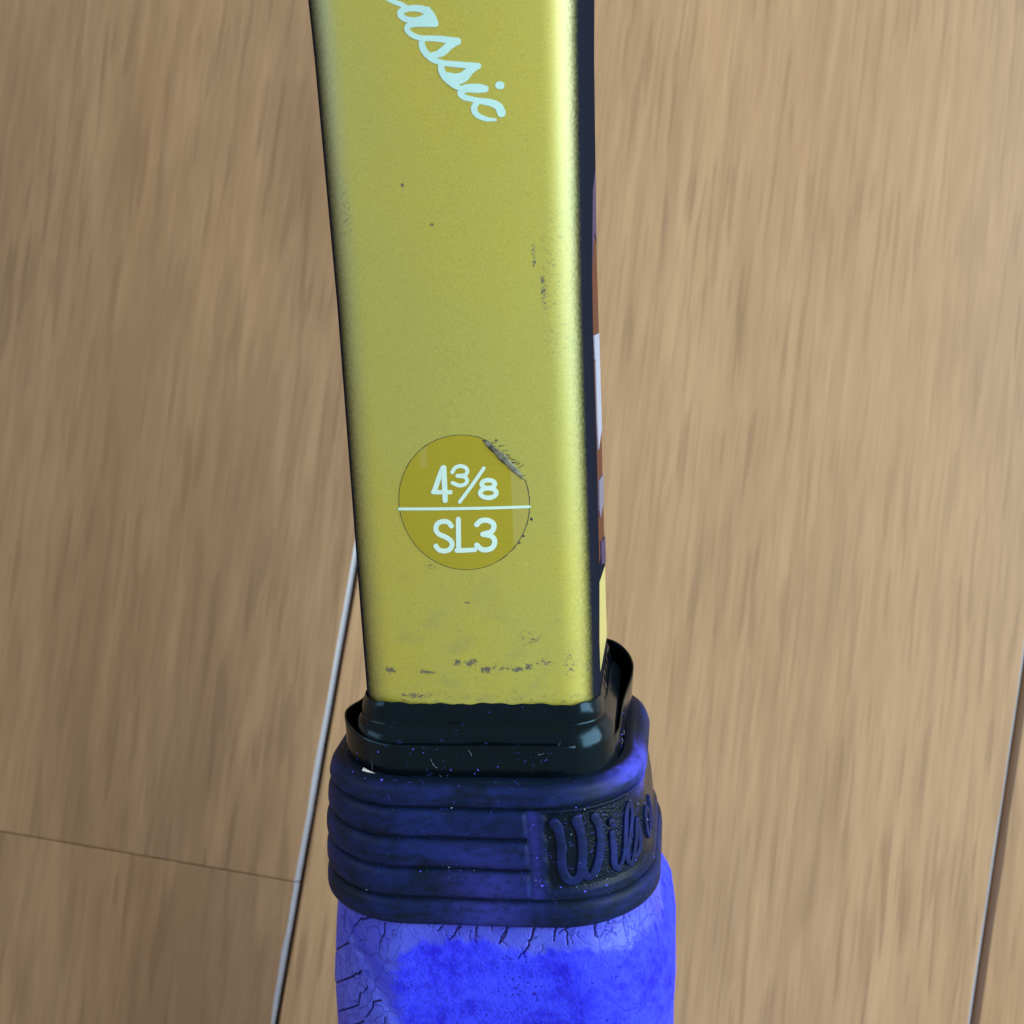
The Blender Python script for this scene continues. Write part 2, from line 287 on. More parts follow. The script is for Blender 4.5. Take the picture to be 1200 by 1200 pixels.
def yellow_paint():
    M = Mat('satin_yellow_paint')
    o = M.n('ShaderNodeSeparateXYZ'); M.link(M.tc.outputs['Object'], o.inputs[0])
    x, y, z = o.outputs[0], o.outputs[1], o.outputs[2]
    grain = M.noise(M.coords((900, 7000, 900)), 1.0, 3, 0.6)
    speck = M.noise(M.coords((7000, 9000, 7000)), 1.0, 2, 0.6)
    cloud = M.noise(M.coords((70, 40, 90)), 1.0, 4, 0.55)
    c = M.mix(M.rampf(cloud, 0.36, 0.66), RGB(0.465, 0.41, 0.026), RGB(0.405, 0.40, 0.052))
    c = M.mix(M.rampf(grain, 0.35, 0.7, 0.0, 0.30), c, RGB(0.42, 0.38, 0.045))
    c = M.mix(M.rampf(speck, 0.52, 0.72, 0.0, 0.35), c, RGB(0.60, 0.56, 0.16))
    c = M.mix(M.rampf(speck, 0.44, 0.30, 0.0, 0.45), c, RGB(0.22, 0.20, 0.03))
    # dark scuffs: a row above the tape, scattered flecks, a rubbed line along the right edge
    fleck = M.noise(M.coords((1500, 2600, 900)), 1.0, 4, 0.7)
    band = M.math('MULTIPLY', M.rampf(y, 0.0098, 0.0112), M.rampf(y, 0.0135, 0.0122))
    m1 = M.math('MULTIPLY', band, M.rampf(fleck, 0.55, 0.68, 0.0, 0.6))
    patch = M.noise(M.coords((330, 500, 200)), 1.0, 2, 0.5)
    m1 = M.math('MULTIPLY', m1, M.rampf(patch, 0.44, 0.6))
    edge = M.math('MULTIPLY', M.rampf(y, 0.0103, 0.0090), M.rampf(fleck, 0.5, 0.66, 0.0, 0.5))
    low = M.rampf(y, 0.024, 0.012, 0.0, 0.5)
    m2 = M.math('MULTIPLY', M.rampf(fleck, 0.66, 0.74), M.math('ADD', low, 0.28))
    rub = M.math('MULTIPLY', M.rampf(x, 0.0070, 0.0079), M.rampf(x, 0.0099, 0.0088))
    rub = M.math('MULTIPLY', rub, M.math('MULTIPLY', M.rampf(y, 0.034, 0.044), M.rampf(y, 0.056, 0.048)))
    m3 = M.math('MULTIPLY', rub, M.rampf(fleck, 0.5, 0.7, 0.0, 0.4))
    fine_ = M.noise(M.coords((2600, 3800, 900)), 1.0, 4, 0.75)
    smudge = None
    for sx_, sy_, rx_, ry_, k_ in ((-7.9, 12.0, .75, .55, 1.0), (-4.6, 11.9, 1.6, .4, .55), (-1.6, 12.9, .7, .45, .95), (-.3, 12.85, 1.0, .6, 1.0), (1.0, 12.2, .7, .5, 1.0), (3.9, 12.2, .9, .35, .8), (4.9, 12.45, .55, .55, 1.0), (6.4, 12.8, 1.3, .6, .5), (2.6, 12.4, 1.6, .5, .45), (3.5, 10.0, .5, .4, .6), (-5.6, 9.6, 2.6, .35, .75), (-.4, 18.5, .45, .22, .9), (-3.6, 22.0, 1.0, .5, .4), (-3.9, 55.0, .28, .3, .8), (-1.6, 51.7, .3, .22, .8), (6.9, 48.8, .3, 1.6, .6), (7.6, 46.0, .5, 2.2, .5), (4.9, 15.2, 1.8, 1.2, .28), (8.6, 12.5, 1.0, 2.4, .35), (-9.0, 53.0, .8, 4.0, .25)):
        sb = M.n('ShaderNodeVectorMath', operation='SUBTRACT'); M.link(M.tc.outputs['Object'], sb.inputs[0]); sb.inputs[1].default_value = (sx_ * MM, sy_ * MM, 0)
        ml = M.n('ShaderNodeVectorMath', operation='MULTIPLY'); M.link(sb.outputs[0], ml.inputs[0]); ml.inputs[1].default_value = (1 / (rx_ * MM), 1 / (ry_ * MM), 0)
        ln = M.n('ShaderNodeVectorMath', operation='LENGTH'); M.link(ml.outputs[0], ln.inputs[0])
        sp_ = M.rampf(ln.outputs['Value'], 1.0, 0.0, 0.0, k_)
        smudge = sp_ if smudge is None else M.math('MAXIMUM', smudge, sp_)
    smudge = M.math('MULTIPLY', M.rampf(M.math('ADD', M.math('MULTIPLY', smudge, 0.55), M.math('MULTIPLY', M.math('SUBTRACT', fine_, 0.5), 2.2)), 0.12, 0.45), M.rampf(smudge, 0.0, 0.2))
    m1 = M.math('MAXIMUM', M.math('MULTIPLY', m1, 0.5), smudge)
    dirt = M.math('MINIMUM', M.math('ADD', M.math('ADD', m1, m2), M.math('ADD', m3, edge)), 0.9)
    c = M.mix(dirt, c, RGB(0.045, 0.042, 0.05))
    smear = M.math('MULTIPLY', M.rampf(patch, 0.5, 0.72, 0.0, 0.25), M.rampf(y, 0.030, 0.010))
    c = M.mix(smear, c, RGB(0.24, 0.235, 0.11))
    # black airbrushed flanks: paint turns black round the corners
    fz = M.noise(M.coords((5000, 3000, 5000)), 1.0, 3, 0.7)
    zc = M.math('ADD', z, M.math('MULTIPLY', M.math('MULTIPLY', x, x), 0.8 * MM / (11.0 * MM) ** 2))
    depth = M.math('ADD', zc, M.math('MULTIPLY', M.math('SUBTRACT', fz, 0.5), 0.0006))
    blk = M.rampf(depth, 0.0094, 0.0081)
    edge_l = M.rampf(M.math('ADD', x, M.math('MULTIPLY', M.math('SUBTRACT', fz, 0.5), 0.0012)), -0.0082, -0.0109, 0.0, 0.62)
    edge_r = M.rampf(x, 0.0098, 0.0112, 0.0, 0.35)
    c = M.mix(M.math('MAXIMUM', edge_l, edge_r), c, RGB(0.055, 0.058, 0.018))
    c = M.mix(blk, c, RGB(0.012, 0.013, 0.022))
    met = M.math('MULTIPLY', M.math('SUBTRACT', 1.0, blk), 0.26)
    met = M.math('MULTIPLY', met, M.math('SUBTRACT', 1.0, dirt))
    rgh = M.rampf(blk, 0.0, 1.0, 0.50, 0.34)
    h = M.math('ADD', M.math('MULTIPLY', grain, 0.7), M.math('MULTIPLY', speck, 0.5))
    return M.set(color=c, metal=met, rough=rgh, spec=M.rampf(blk, 0.0, 1.0, 0.5, 0.0), coat=M.rampf(blk, 0.0, 0.9, 1.0, 0.0), coat_rough=0.42, coat_ior=1.68, normal=M.bump(h, 0.16, 0.00005))

M_SHAFT = yellow_paint()
M_INK = plain('pale_mint_ink', (0.48, 0.74, 0.71), 0.5)
M_INK2 = plain('white_ink', (0.60, 0.80, 0.73), 0.4)
M_GRIME = plain('grime', (0.05, 0.045, 0.035), 0.8)

def film():
    M = Mat('sticker_film')
    o = M.n('ShaderNodeSeparateXYZ'); M.link(M.tc.outputs['Object'], o.inputs[0])
    x = o.outputs[0]
    grain = M.noise(M.coords((700, 6000, 900)), 1.0, 3, 0.6)
    c = M.mix(M.rampf(grain, 0.35, 0.7, 0.0, 0.5), RGB(0.47, 0.40, 0.022), RGB(0.40, 0.355, 0.03))
    clear = M.rampf(x, 0.00405, 0.00418, 0.0, 0.75)
    c = M.mix(clear, c, RGB(0.50, 0.46, 0.12))
    stp = M.math('MULTIPLY', M.math('MULTIPLY', M.rampf(x, -0.0041, -0.0036), M.rampf(x, -0.00318, -0.0032)), M.math('MULTIPLY', M.rampf(o.outputs[1], 0.0308, 0.0312), M.rampf(o.outputs[1], 0.0335, 0.0331)))
    c = M.mix(M.math('MULTIPLY', stp, 0.5), c, RGB(0.50, 0.46, 0.12))
    return M.set(color=c, metal=0.45, rough=0.40, spec=0.5, coat=0.25, coat_rough=0.2, normal=M.bump(grain, 0.06, 0.00005))
M_FILM = film()

def crease():
    M = Mat('creased_film')
    n = M.noise(M.coords((1500, 1500, 1500)), 1.0, 3)
    c = M.mix(M.rampf(n, 0.4, 0.6), RGB(0.05, 0.05, 0.03), RGB(0.17, 0.17, 0.12))
    return M.set(color=c, rough=0.5, metal=0.1, coat=0.05, normal=M.bump(n, 0.35, 0.0002))
M_CREASE = crease()

def black_tape(name, rough, tint):
    M = Mat(name)
    n = M.noise(M.coords((350, 350, 350)), 1.0, 4, 0.6)
    f = M.noise(M.coords((2600, 2600, 2600)), 1.0, 2, 0.6)
    dust = M.rampf(f, 0.66, 0.73, 0.0, 0.75)
    spread = M.rampf(M.noise(M.coords((160, 260, 160)), 1.0, 2), 0.45, 0.65)
    dust = M.math('MULTIPLY', dust, spread)
    c = M.mix(dust, RGB(*tint), RGB(0.07, 0.07, 0.42))
    return M.set(color=c, rough=M.rampf(n, 0.3, 0.7, rough * 0.8, rough * 1.35), spec=0.26, spec_tint=(0.45, 0.78, 1.0), normal=M.bump(M.math('ADD', n, M.math('MULTIPLY', f, 0.15)), 0.14, 0.0004))
M_TAPE = black_tape('glossy_black_tape', 0.15, (0.002, 0.004, 0.006))
M_NECK = black_tape('black_neck_wrap', 0.17, (0.002, 0.004, 0.006))

def rubber():
    M = Mat('dyed_rubber')
    rub = M.attr('rub'); fld = M.attr('field')
    n1 = M.noise(M.coords((140, 330, 140)), 1.0, 5, 0.62, 0.5)
    n2 = M.noise(M.coords((900, 1500, 900)), 1.0, 4, 0.65)
    sp = M.noise(M.coords((3800, 3800, 3800)), 1.0, 2, 0.6)
    a = M.math('ADD', M.math('MULTIPLY', n1, 0.75), M.math('MULTIPLY', n2, 0.35))
    dye = M.math('MULTIPLY', M.rampf(a, 0.36, 0.80), M.math('ADD', M.math('MULTIPLY', rub, 0.8), 0.12))
    dye = M.math('MULTIPLY', dye, M.math('SUBTRACT', 1.0, M.math('MULTIPLY', fld, 0.7)))
    c = M.mix(dye, RGB(0.002, 0.007, 0.014), RGB(0.009, 0.020, 0.14))
    heavy = M.attr('dye')
    hv = M.math('MULTIPLY', heavy, M.rampf(n2, 0.35, 0.55, 0.5, 1.0))
    c = M.mix(hv, c, RGB(0.055, 0.06, 0.50))
    spk = M.math('MULTIPLY', M.rampf(sp, 0.70, 0.75), M.math('ADD', fld, 0.25))
    c = M.mix(spk, c, RGB(0.10, 0.22, 0.36))
    rg = M.math('SUBTRACT', 0.5, M.math('MULTIPLY', fld, 0.25))
    h = M.math('ADD', M.math('MULTIPLY', n2, 0.35), M.math('MULTIPLY', M.math('MULTIPLY', sp, fld), 1.6))
    return M.set(color=c, rough=rg, spec=0.12, normal=M.bump(h, 0.35, 0.00025))
M_RUBBER = rubber()

def grip_mat():
    M = Mat('worn_blue_grip')
    skin = M.attr('skin'); crk = M.attr('crack'); net = M.attr('net'); band = M.attr('smooth')
    n1 = M.noise(M.coords((700, 700, 700)), 1.0, 5, 0.7)
    n2 = M.noise(M.coords((190, 190, 190)), 1.0, 3, 0.6)
    fib = M.noise(M.coords((2600, 2600, 2600)), 1.0, 3, 0.7)
    skin = M.rampf(M.math('ADD', skin, M.math('MULTIPLY', M.math('SUBTRACT', n1, 0.5), 1.0)), 0.15, 0.9)
    fuzz = M.mix(M.rampf(M.math('ADD', M.math('MULTIPLY', n1, 0.55), M.math('MULTIPLY', n2, 0.45)), 0.36, 0.60), RGB(0.018, 0.012, 0.60), RGB(0.045, 0.060, 0.98))
    fuzz = M.mix(M.rampf(fib, 0.62, 0.75, 0.0, 0.35), fuzz, RGB(0.10, 0.14, 1.0))
    pit = M.math('MULTIPLY', M.rampf(fib, 0.42, 0.33), M.rampf(n2, 0.45, 0.60))
    fuzz = M.mix(pit, fuzz, RGB(0.008, 0.004, 0.24))
    pale = M.mix(M.rampf(n2, 0.3, 0.7), RGB(0.048, 0.058, 0.52), RGB(0.080, 0.105, 0.66))
    pale = M.mix(M.rampf(n1, 0.5, 0.75, 0.0, 0.4), pale, RGB(0.035, 0.045, 0.60))
    pale = M.mix(M.math('MULTIPLY', band, 0.65), pale, RGB(0.03, 0.035, 0.52))
    c = M.mix(skin, fuzz, pale)
    vor = M.n('ShaderNodeTexVoronoi', feature='DISTANCE_TO_EDGE')
    wv = M.n('ShaderNodeVectorMath', operation='ADD')
    dn = M.n('ShaderNodeTexNoise'); dn.inputs['Scale'].default_value = 900.0
    M.link(M.tc.outputs['Object'], dn.inputs['Vector'])
    dsc = M.n('ShaderNodeVectorMath', operation='SCALE'); dsc.inputs['Scale'].default_value = 0.0012
    M.link(dn.outputs['Color'], dsc.inputs[0])
    M.link(M.tc.outputs['Object'], wv.inputs[0]); M.link(dsc.outputs[0], wv.inputs[1])
    mp = M.n('ShaderNodeMapping'); mp.inputs['Scale'].default_value = (620, 480, 620)
    M.link(wv.outputs[0], mp.inputs[0]); M.link(mp.outputs[0], vor.inputs['Vector'])
    vor.inputs['Scale'].default_value = 1.0
    fine = M.math('MULTIPLY', M.rampf(vor.outputs['Distance'], 0.055, 0.015), net)
    c = M.mix(M.math('MULTIPLY', fine, 0.55), c, RGB(0.02, 0.02, 0.36))
    c = M.mix(M.rampf(crk, 0.25, 0.75), c, RGB(0.006, 0.005, 0.085))
    sk = M.math('SUBTRACT', 1.0, skin)
    h = M.math('ADD', M.math('MULTIPLY', M.math('ADD', n1, fib), M.math('ADD', M.math('MULTIPLY', sk, 1.0), 0.12)), M.math('MULTIPLY', fine, -0.5))
    M.b.inputs['Sheen Tint'].default_value = (0.45, 0.5, 1.0, 1.0)
    return M.set(color=c, rough=M.rampf(skin, 0, 1, 0.95, 0.42), spec=M.rampf(skin, 0, 1, 0.06, 0.22), sheen=M.math('MULTIPLY', sk, 0.25), normal=M.bump(h, 0.55, 0.0003))
M_GRIP = grip_mat()
M_FUZZ = plain('blue_fuzz', (0.06, 0.07, 0.98), 0.9, 0.1)
M_LINT = plain('pale_lint', (0.42, 0.44, 0.56), 0.9, 0.1)
M_LINTBLUE = plain('blue_lint', (0.10, 0.10, 0.75), 0.9, 0.1)
M_CAP = plain('black_plastic_cap', (0.015, 0.016, 0.02), 0.4)
M_RED = plain('red_brown_decal', (0.11, 0.036, 0.022), 0.35, 0.01)
M_VIOLET = plain('violet_decal_glare', (0.05, 0.035, 0.10), 0.3, 0.01)
M_WHITE = plain('white_decal', (0.36, 0.39, 0.52), 0.3, 0.1)
M_GREY = plain('grey_violet_decal', (0.16, 0.16, 0.26), 0.3, 0.1)
M_CREAM = plain('cream_yellow_decal', (0.55, 0.47, 0.16), 0.3, 0.1)
M_PAPER = plain('white_paper_edge', (0.75, 0.74, 0.70), 0.6)

# ------------------------------------------------------------------ floor: a dark base and planks with eased edges
TH = math.radians(9.6)
floor = new_obj('floor', [(-700, -700, -14), (700, -700, -14), (700, 700, -14), (-700, 700, -14), (-700, -700, -9), (700, -700, -9), (700, 700, -9), (-700, 700, -9)],
                [(3, 2, 1, 0), (4, 5, 6, 7), (0, 1, 5, 4), (1, 2, 6, 5), (2, 3, 7, 6), (3, 0, 4, 7)], M_GAP, smooth=False)
floor['kind'] = 'structure'
floor['label'] = 'tan and brown wood plank floor with bevelled joints painted pale as window glint'
floor.rotation_euler = (0, 0, -TH)
PW = 100.0
def plank_mesh(L, wl=0.43, wr=1.2, rows=0):
    # section across the width: left edge, top, right edge with the wide eased bevel
    e = PW - 0.22
    ys = [0.06, 0.20] + [0.2 + (L - 0.4) * (k + 1) / (rows + 1) for k in range(rows)] + [L - 0.20, L - 0.06]
    V = []
    for k, y in enumerate(ys):
        dz = -0.10 if k in (0, len(ys) - 1) else 0.0
        q = wr * (1.0 + (0.10 * math.sin(y * 0.11) + 0.09 * math.sin(y * 0.37 + 1) + rng.normal() * 0.05 if rows else 0))
        g = rng.normal() * 0.03 if rows else 0
        sec = [(0.12, -9), (0.12, -0.9), (0.12 + wl * (1 + 2 * g), 0.0), (e - q, 0.0), (e - q * 0.88, -0.03), (e - q * 0.55, -0.20), (e - q * 0.2, -0.45), (e + g, -0.75), (e + g, -9)]
        for x, z in sec:
            V.append((x, y, z + (dz if z > -5 else 0)))
    n = len(sec)
    m = len(ys)
    F = [tuple(int(q) for q in f)[::-1] for f in grid_faces(m, n)]
    F = [f[::-1] for f in F]
    F += [tuple(range(n))[::-1], tuple(range((m - 1) * n, m * n))]
    return V, F
cols = {-1: [-49 - 606, -49 - 303, -49, -49 + 606]}
for k in range(-6, 6):
    w0 = -23.0 + PW * k
    if k in cols:
        cuts = cols[k]
    else:
        st = {0: -455, 1: -330}.get(k, -690 + (k * 217) % 300)
        cuts = [-650, st, st + 606, 650] if k not in (0, 1) else [-650, st, st + 909]
    cuts = sorted(set(cuts))
    for a, b in zip(cuts[:-1], cuts[1:]):
        if b - a < 40: continue
        V, F = plank_mesh(b - a, 0.75 if k == 1 else 0.40, 0.62 if k == 0 else 0.82, 120 if k in (-1, 0, 1) else 0)
        left = k < 0
        p = new_obj('plank', V, F, W_BROWN if (left or k in (3,)) else W_TAN, floor, smooth=False)
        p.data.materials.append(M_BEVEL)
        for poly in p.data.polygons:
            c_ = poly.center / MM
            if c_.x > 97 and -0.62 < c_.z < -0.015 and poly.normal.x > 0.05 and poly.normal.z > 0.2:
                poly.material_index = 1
        p.location = (w0 * MM, a * MM, 0)

# ------------------------------------------------------------------ the racket
racket = bpy.data.objects.new('tennis_racket', None)
scene.collection.objects.link(racket)
racket['label'] = 'yellow tennis racket shaft with blue grip above the wood floor'
racket['category'] = 'tennis racket'
ROT = Matrix(((0.990651, -0.045389, -0.128645), (0.007739, 0.960205, -0.279188), (0.136198, 0.275582, 0.95158)))
racket.matrix_world = Matrix.Translation((-0.00161, -0.017268, 0.060919)) @ ROT.to_4x4()
racket.empty_display_size = 0.02

# shaft
SH = [(0, 10.9, 9.4, 3.2, 0), (8, 11.0, 9.5, 3.2, 0), (16, 11.05, 9.5, 3.2, 0), (45, 11.08, 9.5, 3.2, 0), (66, 11.45, 9.5, 3.2, 0), (90, 12.3, 9.5, 3.2, 0), (112, 13.6, 9.5, 3.2, 0), (130, 15.2, 9.5, 3.2, 0)]
t_sh = np.concatenate([np.linspace(0, 1, 241)[:-1]])
s_sh = np.linspace(0, 130, 90)
P = loft(SH, s_sh, t_sh)
CROWN = 0.8
P[:, :, 2] -= np.where(P[:, :, 2] > 0, CROWN * (P[:, :, 0] / 11.0) ** 2 * np.clip(P[:, :, 2] / 9.5, 0, 1) ** 3, 0)
f = grid_faces(len(s_sh), len(t_sh), True)
V = P.reshape(-1, 3); F = [tuple(int(k) for k in q) for q in f]
n = len(t_sh); F.append(tuple(range((len(s_sh) - 1) * n, len(s_sh) * n))); F.append(tuple(range(n))[::-1])
shaft = new_obj('shaft', V, F, M_SHAFT, racket)
shaft['label'] = 'satin yellow shaft with black sides'

def front(off):
    return lambda p, h: (p[0], p[1], 9.5 + off + h - 0.8 * (p[0] / 11.0) ** 2)
FLAT = [(-1, -0.02), (-1, 0.05), (-0.9, 0.06), (0.9, 0.06), (1, 0.05), (1, -0.02)]
FLATP = [(a, h if h > 0 else h) for a, h in FLAT]

def lettering(data, parent, mat, off, prof, prefix, step=0.1, mapping=None, dz=0.006):
    groups = {}
    order = []
    prev = None
    for nme, pts, ws in data:
        if nme != prev:
            order.append((nme, []))
        order[-1][1].append((pts, ws)); prev = nme
    for nme, strokes in order:
        parts = []
        for q, (pts, ws) in enumerate(strokes):
            mp = mapping if mapping else front(off + dz * q)
            parts.append(stroke(pts, ws, mp, prof, step, rise=0.012))
        V, F = join(parts)
        new_obj(nme, V, F, mat, parent, smooth=False if mapping is None else True)

SCRIPT = [(a, p, [w * 0.96 for w in ws]) for a, p, ws in SCRIPT]
STICKER = [(a, p, [w * (1.22 if a in ('three_small', 'eight', 'slash') else 1.02) for w in ws]) for a, p, ws in STICKER]
lettering(SCRIPT, shaft, M_INK, 0.0, [(-1, -0.02), (-1, 0.018), (1, 0.018), (1, -0.02)], 'script')

# side decals on the right flank (flat print, slightly proud) and one painted glare patch
def side_patch(name, pts, mat, lift):
    c = len(pts)
    V = []
    for z, s in pts:
        hw = station(SH, s)[0]
        V.append((hw + lift, s, z))
    for z, s in pts:
        hw = station(SH, s)[0]
        V.append((hw - 0.05, s, z))
    F = [tuple(range(c)), tuple(range(c, 2 * c))[::-1]] + [(i, c + i, c + (i + 1) % c, (i + 1) % c) for i in range(c)]
    return new_obj(name, V, F, mat, shaft, smooth=False)
side_patch('decal_glare_stripe', [(0.4, 47.0), (1.2, 41), (0.9, 30), (2.2, 20), (-5.9, 21), (-5.9, 49), (-3, 50)], M_RED, 0.03)
side_patch('decal_glare_stripe', [(-2.0, 54), (-5.9, 56), (-5.9, 49.5), (-3.2, 50.3), (0.2, 47.3)], M_VIOLET, 0.02)  # violet glare on the glossy flank, painted as a flat patch
side_patch('block_decal', [(1.2, 41.2), (0.9, 39.0), (0.3, 38.8), (0.4, 33.0), (-0.2, 30.4), (-5.6, 31.6), (-5.6, 40.8)], M_WHITE, 0.14)
side_patch('block_decal', [(0.3, 27.6), (1.0, 24.9), (0.2, 23.9), (-5.6, 24.4), (-5.6, 27.0)], M_GREY, 0.14)
side_patch('block_decal', [(0.3, 21.6), (0.2, 19.4), (-5.8, 18.0), (-5.8, 20.6)], M_VIOLET, 0.14)
side_patch('wedge_decal', [(2.4, 18.3), (4.6, 13.2), (4.4, 10.2), (-5.8, 10.2), (-5.8, 17.6)], M_CREAM, 0.035)

# size sticker: a round film with a crease at its upper right
CX, CY, RX, RY = -0.19, 27.70, 5.80, 6.05
a0, a1 = math.radians(20), math.radians(69)
rim = []
for k in range(160):
    a = a1 + (2 * math.pi - (a1 - a0)) * k / 159
    rim.append((CX + RX * math.cos(a), CY + RY * math.sin(a)))
pa, pb = rim[-1], rim[0]
notch = []
for k in range(1, 14):
    u = k / 14
    bx = pa[0] + (pb[0] - pa[0]) * u; by = pa[1] + (pb[1] - pa[1]) * u
    d = math.sin(math.pi * u) * 0.28
    notch.append((bx - d * 0.75, by - d * 0.65))
out = rim + notch
# film as concentric rows that follow the crowned face
NR = 14
ctr = (CX, CY - 0.3)
V = []
c = len(out)
for k in range(NR + 1):
    u = 0.02 + 0.98 * k / NR
    for x, y in out:
        xx = ctr[0] + (x - ctr[0]) * u; yy = ctr[1] + (y - ctr[1]) * u
        V.append((xx, yy, 9.528 - 0.8 * (xx / 11.0) ** 2))
V += [(x, y, 9.47 - 0.8 * (x / 11.0) ** 2) for x, y in out]
F = [tuple(int(q) for q in f) for f in grid_faces(NR + 2, c, True)[:, ::-1]] + [tuple(range(c))]
sticker = new_obj('size_sticker', V, F, M_FILM, racket, smooth=False)
sticker['label'] = 'round gold film sticker with white size numbers'
lettering(STICKER, sticker, M_INK2, 0.030, [(-1, -0.01), (-1, 0.018), (1, 0.018), (1, -0.01)], 'size')
# crease flap: a lifted folded sliver
cr = []
m_ = 26
for k in range(m_):
    u = k / (m_ - 1)
    bx = pb[0] + (pa[0] - pb[0]) * u; by = pb[1] + (pa[1] - pb[1]) * u
    w = 0.10 + 0.62 * math.sin(math.pi * min(1, u * 0.9 + 0.08)) ** 0.8 + 0.05 * math.sin(17 * u)
    nx_, ny_ = -0.72, -0.69
    for q, (o_, h_) in enumerate(((-0.30, 0.03), (-0.18, 0.12), (0.0, 0.15 + 0.04 * math.sin(9 * u)), (0.20, 0.08), (0.38, 0.10), (0.5, 0.02))):
        cr.append((bx - nx_ * o_ * w * 1.1 - 0.06 + 0.03 * math.sin(23 * u + q), by - ny_ * o_ * w * 1.1 - 0.06 + 0.03 * math.cos(19 * u + 2 * q), 9.5 - 0.8 * (bx / 11.0) ** 2 + h_ * (0.5 + 0.6 * math.sin(math.pi * u))))
new_obj('crease', cr, grid_faces(m_, 6), M_CREASE, sticker)
# grime caught round the rim
gr = []
prf = [(-1, 0), (0, 0.04), (1, 0)]
for a_s, a_e, wmul in ((70, 150, 1.0), (150, 215, .75), (215, 300, .8), (300, 345, 1.5), (345, 379, 1.7)):
    pts = []; ws = []
    for a in np.linspace(a_s, a_e, 30):
        r_ = math.radians(a)
        pts.append((CX + (RX + .03) * math.cos(r_), CY + (RY + .03) * math.sin(r_)))
        ws.append(wmul * (0.045 + 0.07 * rng.random() * (rng.random() > .4)))
    gr.append(stroke(pts, ws, front(0.002), prf, 0.15))
for x, y, w in ((5.75, 26.1, .30), (3.0, 33.2, .22), (4.3, 31.2, .2), (5.0, 24.6, .22), (4.6, 24.0, .2)):
    gr.append(stroke([(x - .04, y), (x, y + .02), (x + .05, y - .03)], [w * .7, w, w * .6], front(0.004), prf, 0.03))
for k in range(16):
    x = 2.6 + k * 0.16 + rng.normal() * .12; y = 33.0 - k * 0.17 + rng.normal() * .2
    gr.append(stroke([(x, y), (x + .16, y + .05), (x + .34 + .3 * rng.random(), y + .05 + rng.normal() * .12)], [.03, .06, .02], front(0.004), prf, 0.05))
V, F = join(gr)
new_obj('grime_rim', V, F, M_GRIME, sticker)
# neck: black wrap that steps out from the shaft
NK = [(8.85, 11.10, 9.56, 3.3, 0), (8.55, 11.22, 9.68, 3.4, 0), (8.05, 11.36, 9.86, 3.5, 0), (7.4, 11.45, 9.98, 3.6, 0), (7.0, 11.42, 9.95, 3.6, 0), (6.8, 11.70, 10.35, 3.9, 0), (6.4, 11.95, 10.75, 4.2, 0), (5.8, 12.1, 11.0, 4.5, 0), (1.0, 12.5, 11.5, 5, 0)]
t_n = np.linspace(0, 1, 301)[:-1]
s_n = np.array([8.85, 8.78, 8.55, 8.3, 8.05, 7.7, 7.4, 7.2, 7.0, 6.9, 6.8, 6.6, 6.4, 6.1, 5.8, 5, 3, 1.0])
h = np.zeros((len(s_n), len(t_n)))
for i, s in enumerate(s_n):
    h[i] = 0.05 * np.sin(2 * np.pi * t_n * 5 + s) + 0.04 * np.sin(2 * np.pi * t_n * 13 + 2 * s) * (s < 8.7)
h[0] = -0.03
P = loft(NK, s_n, t_n, h)
P[:4, :, 1] += (0.10 * np.sin(2 * np.pi * t_n * 3 + 1) + 0.06 * np.sin(2 * np.pi * t_n * 17) + 0.05 * np.sin(2 * np.pi * t_n * 41))[None, :] + 0.28 * smoothstep(0.09, 0.0, np.abs(t_n - 1 + 0.12))[None, :]
neck = new_obj('neck_wrap', P.reshape(-1, 3), grid_faces(len(s_n), len(t_n), True)[:, ::-1], M_NECK, racket)
neck['label'] = 'glossy black wrap at the foot of the shaft'
# a second lap of tape round the right corner
t_l = np.linspace(0.085, 0.52, 120)
s_l = np.linspace(0, 1, 8)
P = np.zeros((8, 120, 3))
for j, t in enumerate(t_l):
    e = 6.6 + 0.55 * smoothstep(.085, .2, t) - 0.5 * (1 - smoothstep(.085, .10, t)) + 0.06 * math.sin(40 * t)
    for i, u in enumerate(s_l):
        s = e - u * (e - 1.2)
        x, z, nx, nz = ring(np.array([t]), *station(NK, s))
        lift = 0.30 - (0.28 if i == 0 else 0) - 0.24 * (1 - smoothstep(.085, .092, t)) + .04 * math.sin(60 * t + 3 * u)
        P[i, j] = (x[0] + nx[0] * lift, s, z[0] + nz[0] * lift)
new_obj('tape_lap', P.reshape(-1, 3), grid_faces(8, 120)[:, ::-1], M_NECK, neck)

# loose tape ring standing off the neck, its rear right end peeled up
t_r = np.linspace(-0.47, 0.43, 260)
s_u = np.linspace(0, 1, 14)
def tape_ring(inner):
    P = np.zeros((len(s_u), len(t_r), 3))
    for j, t in enumerate(t_r):
        x, z, nx, nz = ring(np.array([t]), 12.95, 12.15, 6.8, -0.05)
        lft = math.exp(-((t + 0.19) / 0.045) ** 2)
        rgt = math.exp(-((t - 0.315) / 0.05) ** 2)
        flap = math.exp(-((t - 0.375) / 0.055) ** 2)
        frt = math.exp(-(t / 0.16) ** 4)
        top = 5.75 + 0.75 * lft + 2.5 * flap + 0.5 * rgt + 0.06 * math.sin(31 * t) - 0.55 * math.exp(-((t - .17) / .05) ** 2)
        for i, u in enumerate(s_u):
            s = top - u * (top - 1.4)
            off = (0.55 * lft + 0.75 * rgt * (1 - 0.55 * u)) - 0.42 * frt + 0.05 * math.sin(23 * t + 2 * u) * (1 - u) - inner
            off += 0.10 * math.sin(math.pi * u) * math.exp(-((t - .1) / .03) ** 2)
            P[i, j] = (x[0] + nx[0] * off, s, z[0] + nz[0] * off)
    return P
Po, Pi = tape_ring(0.0), tape_ring(0.13)
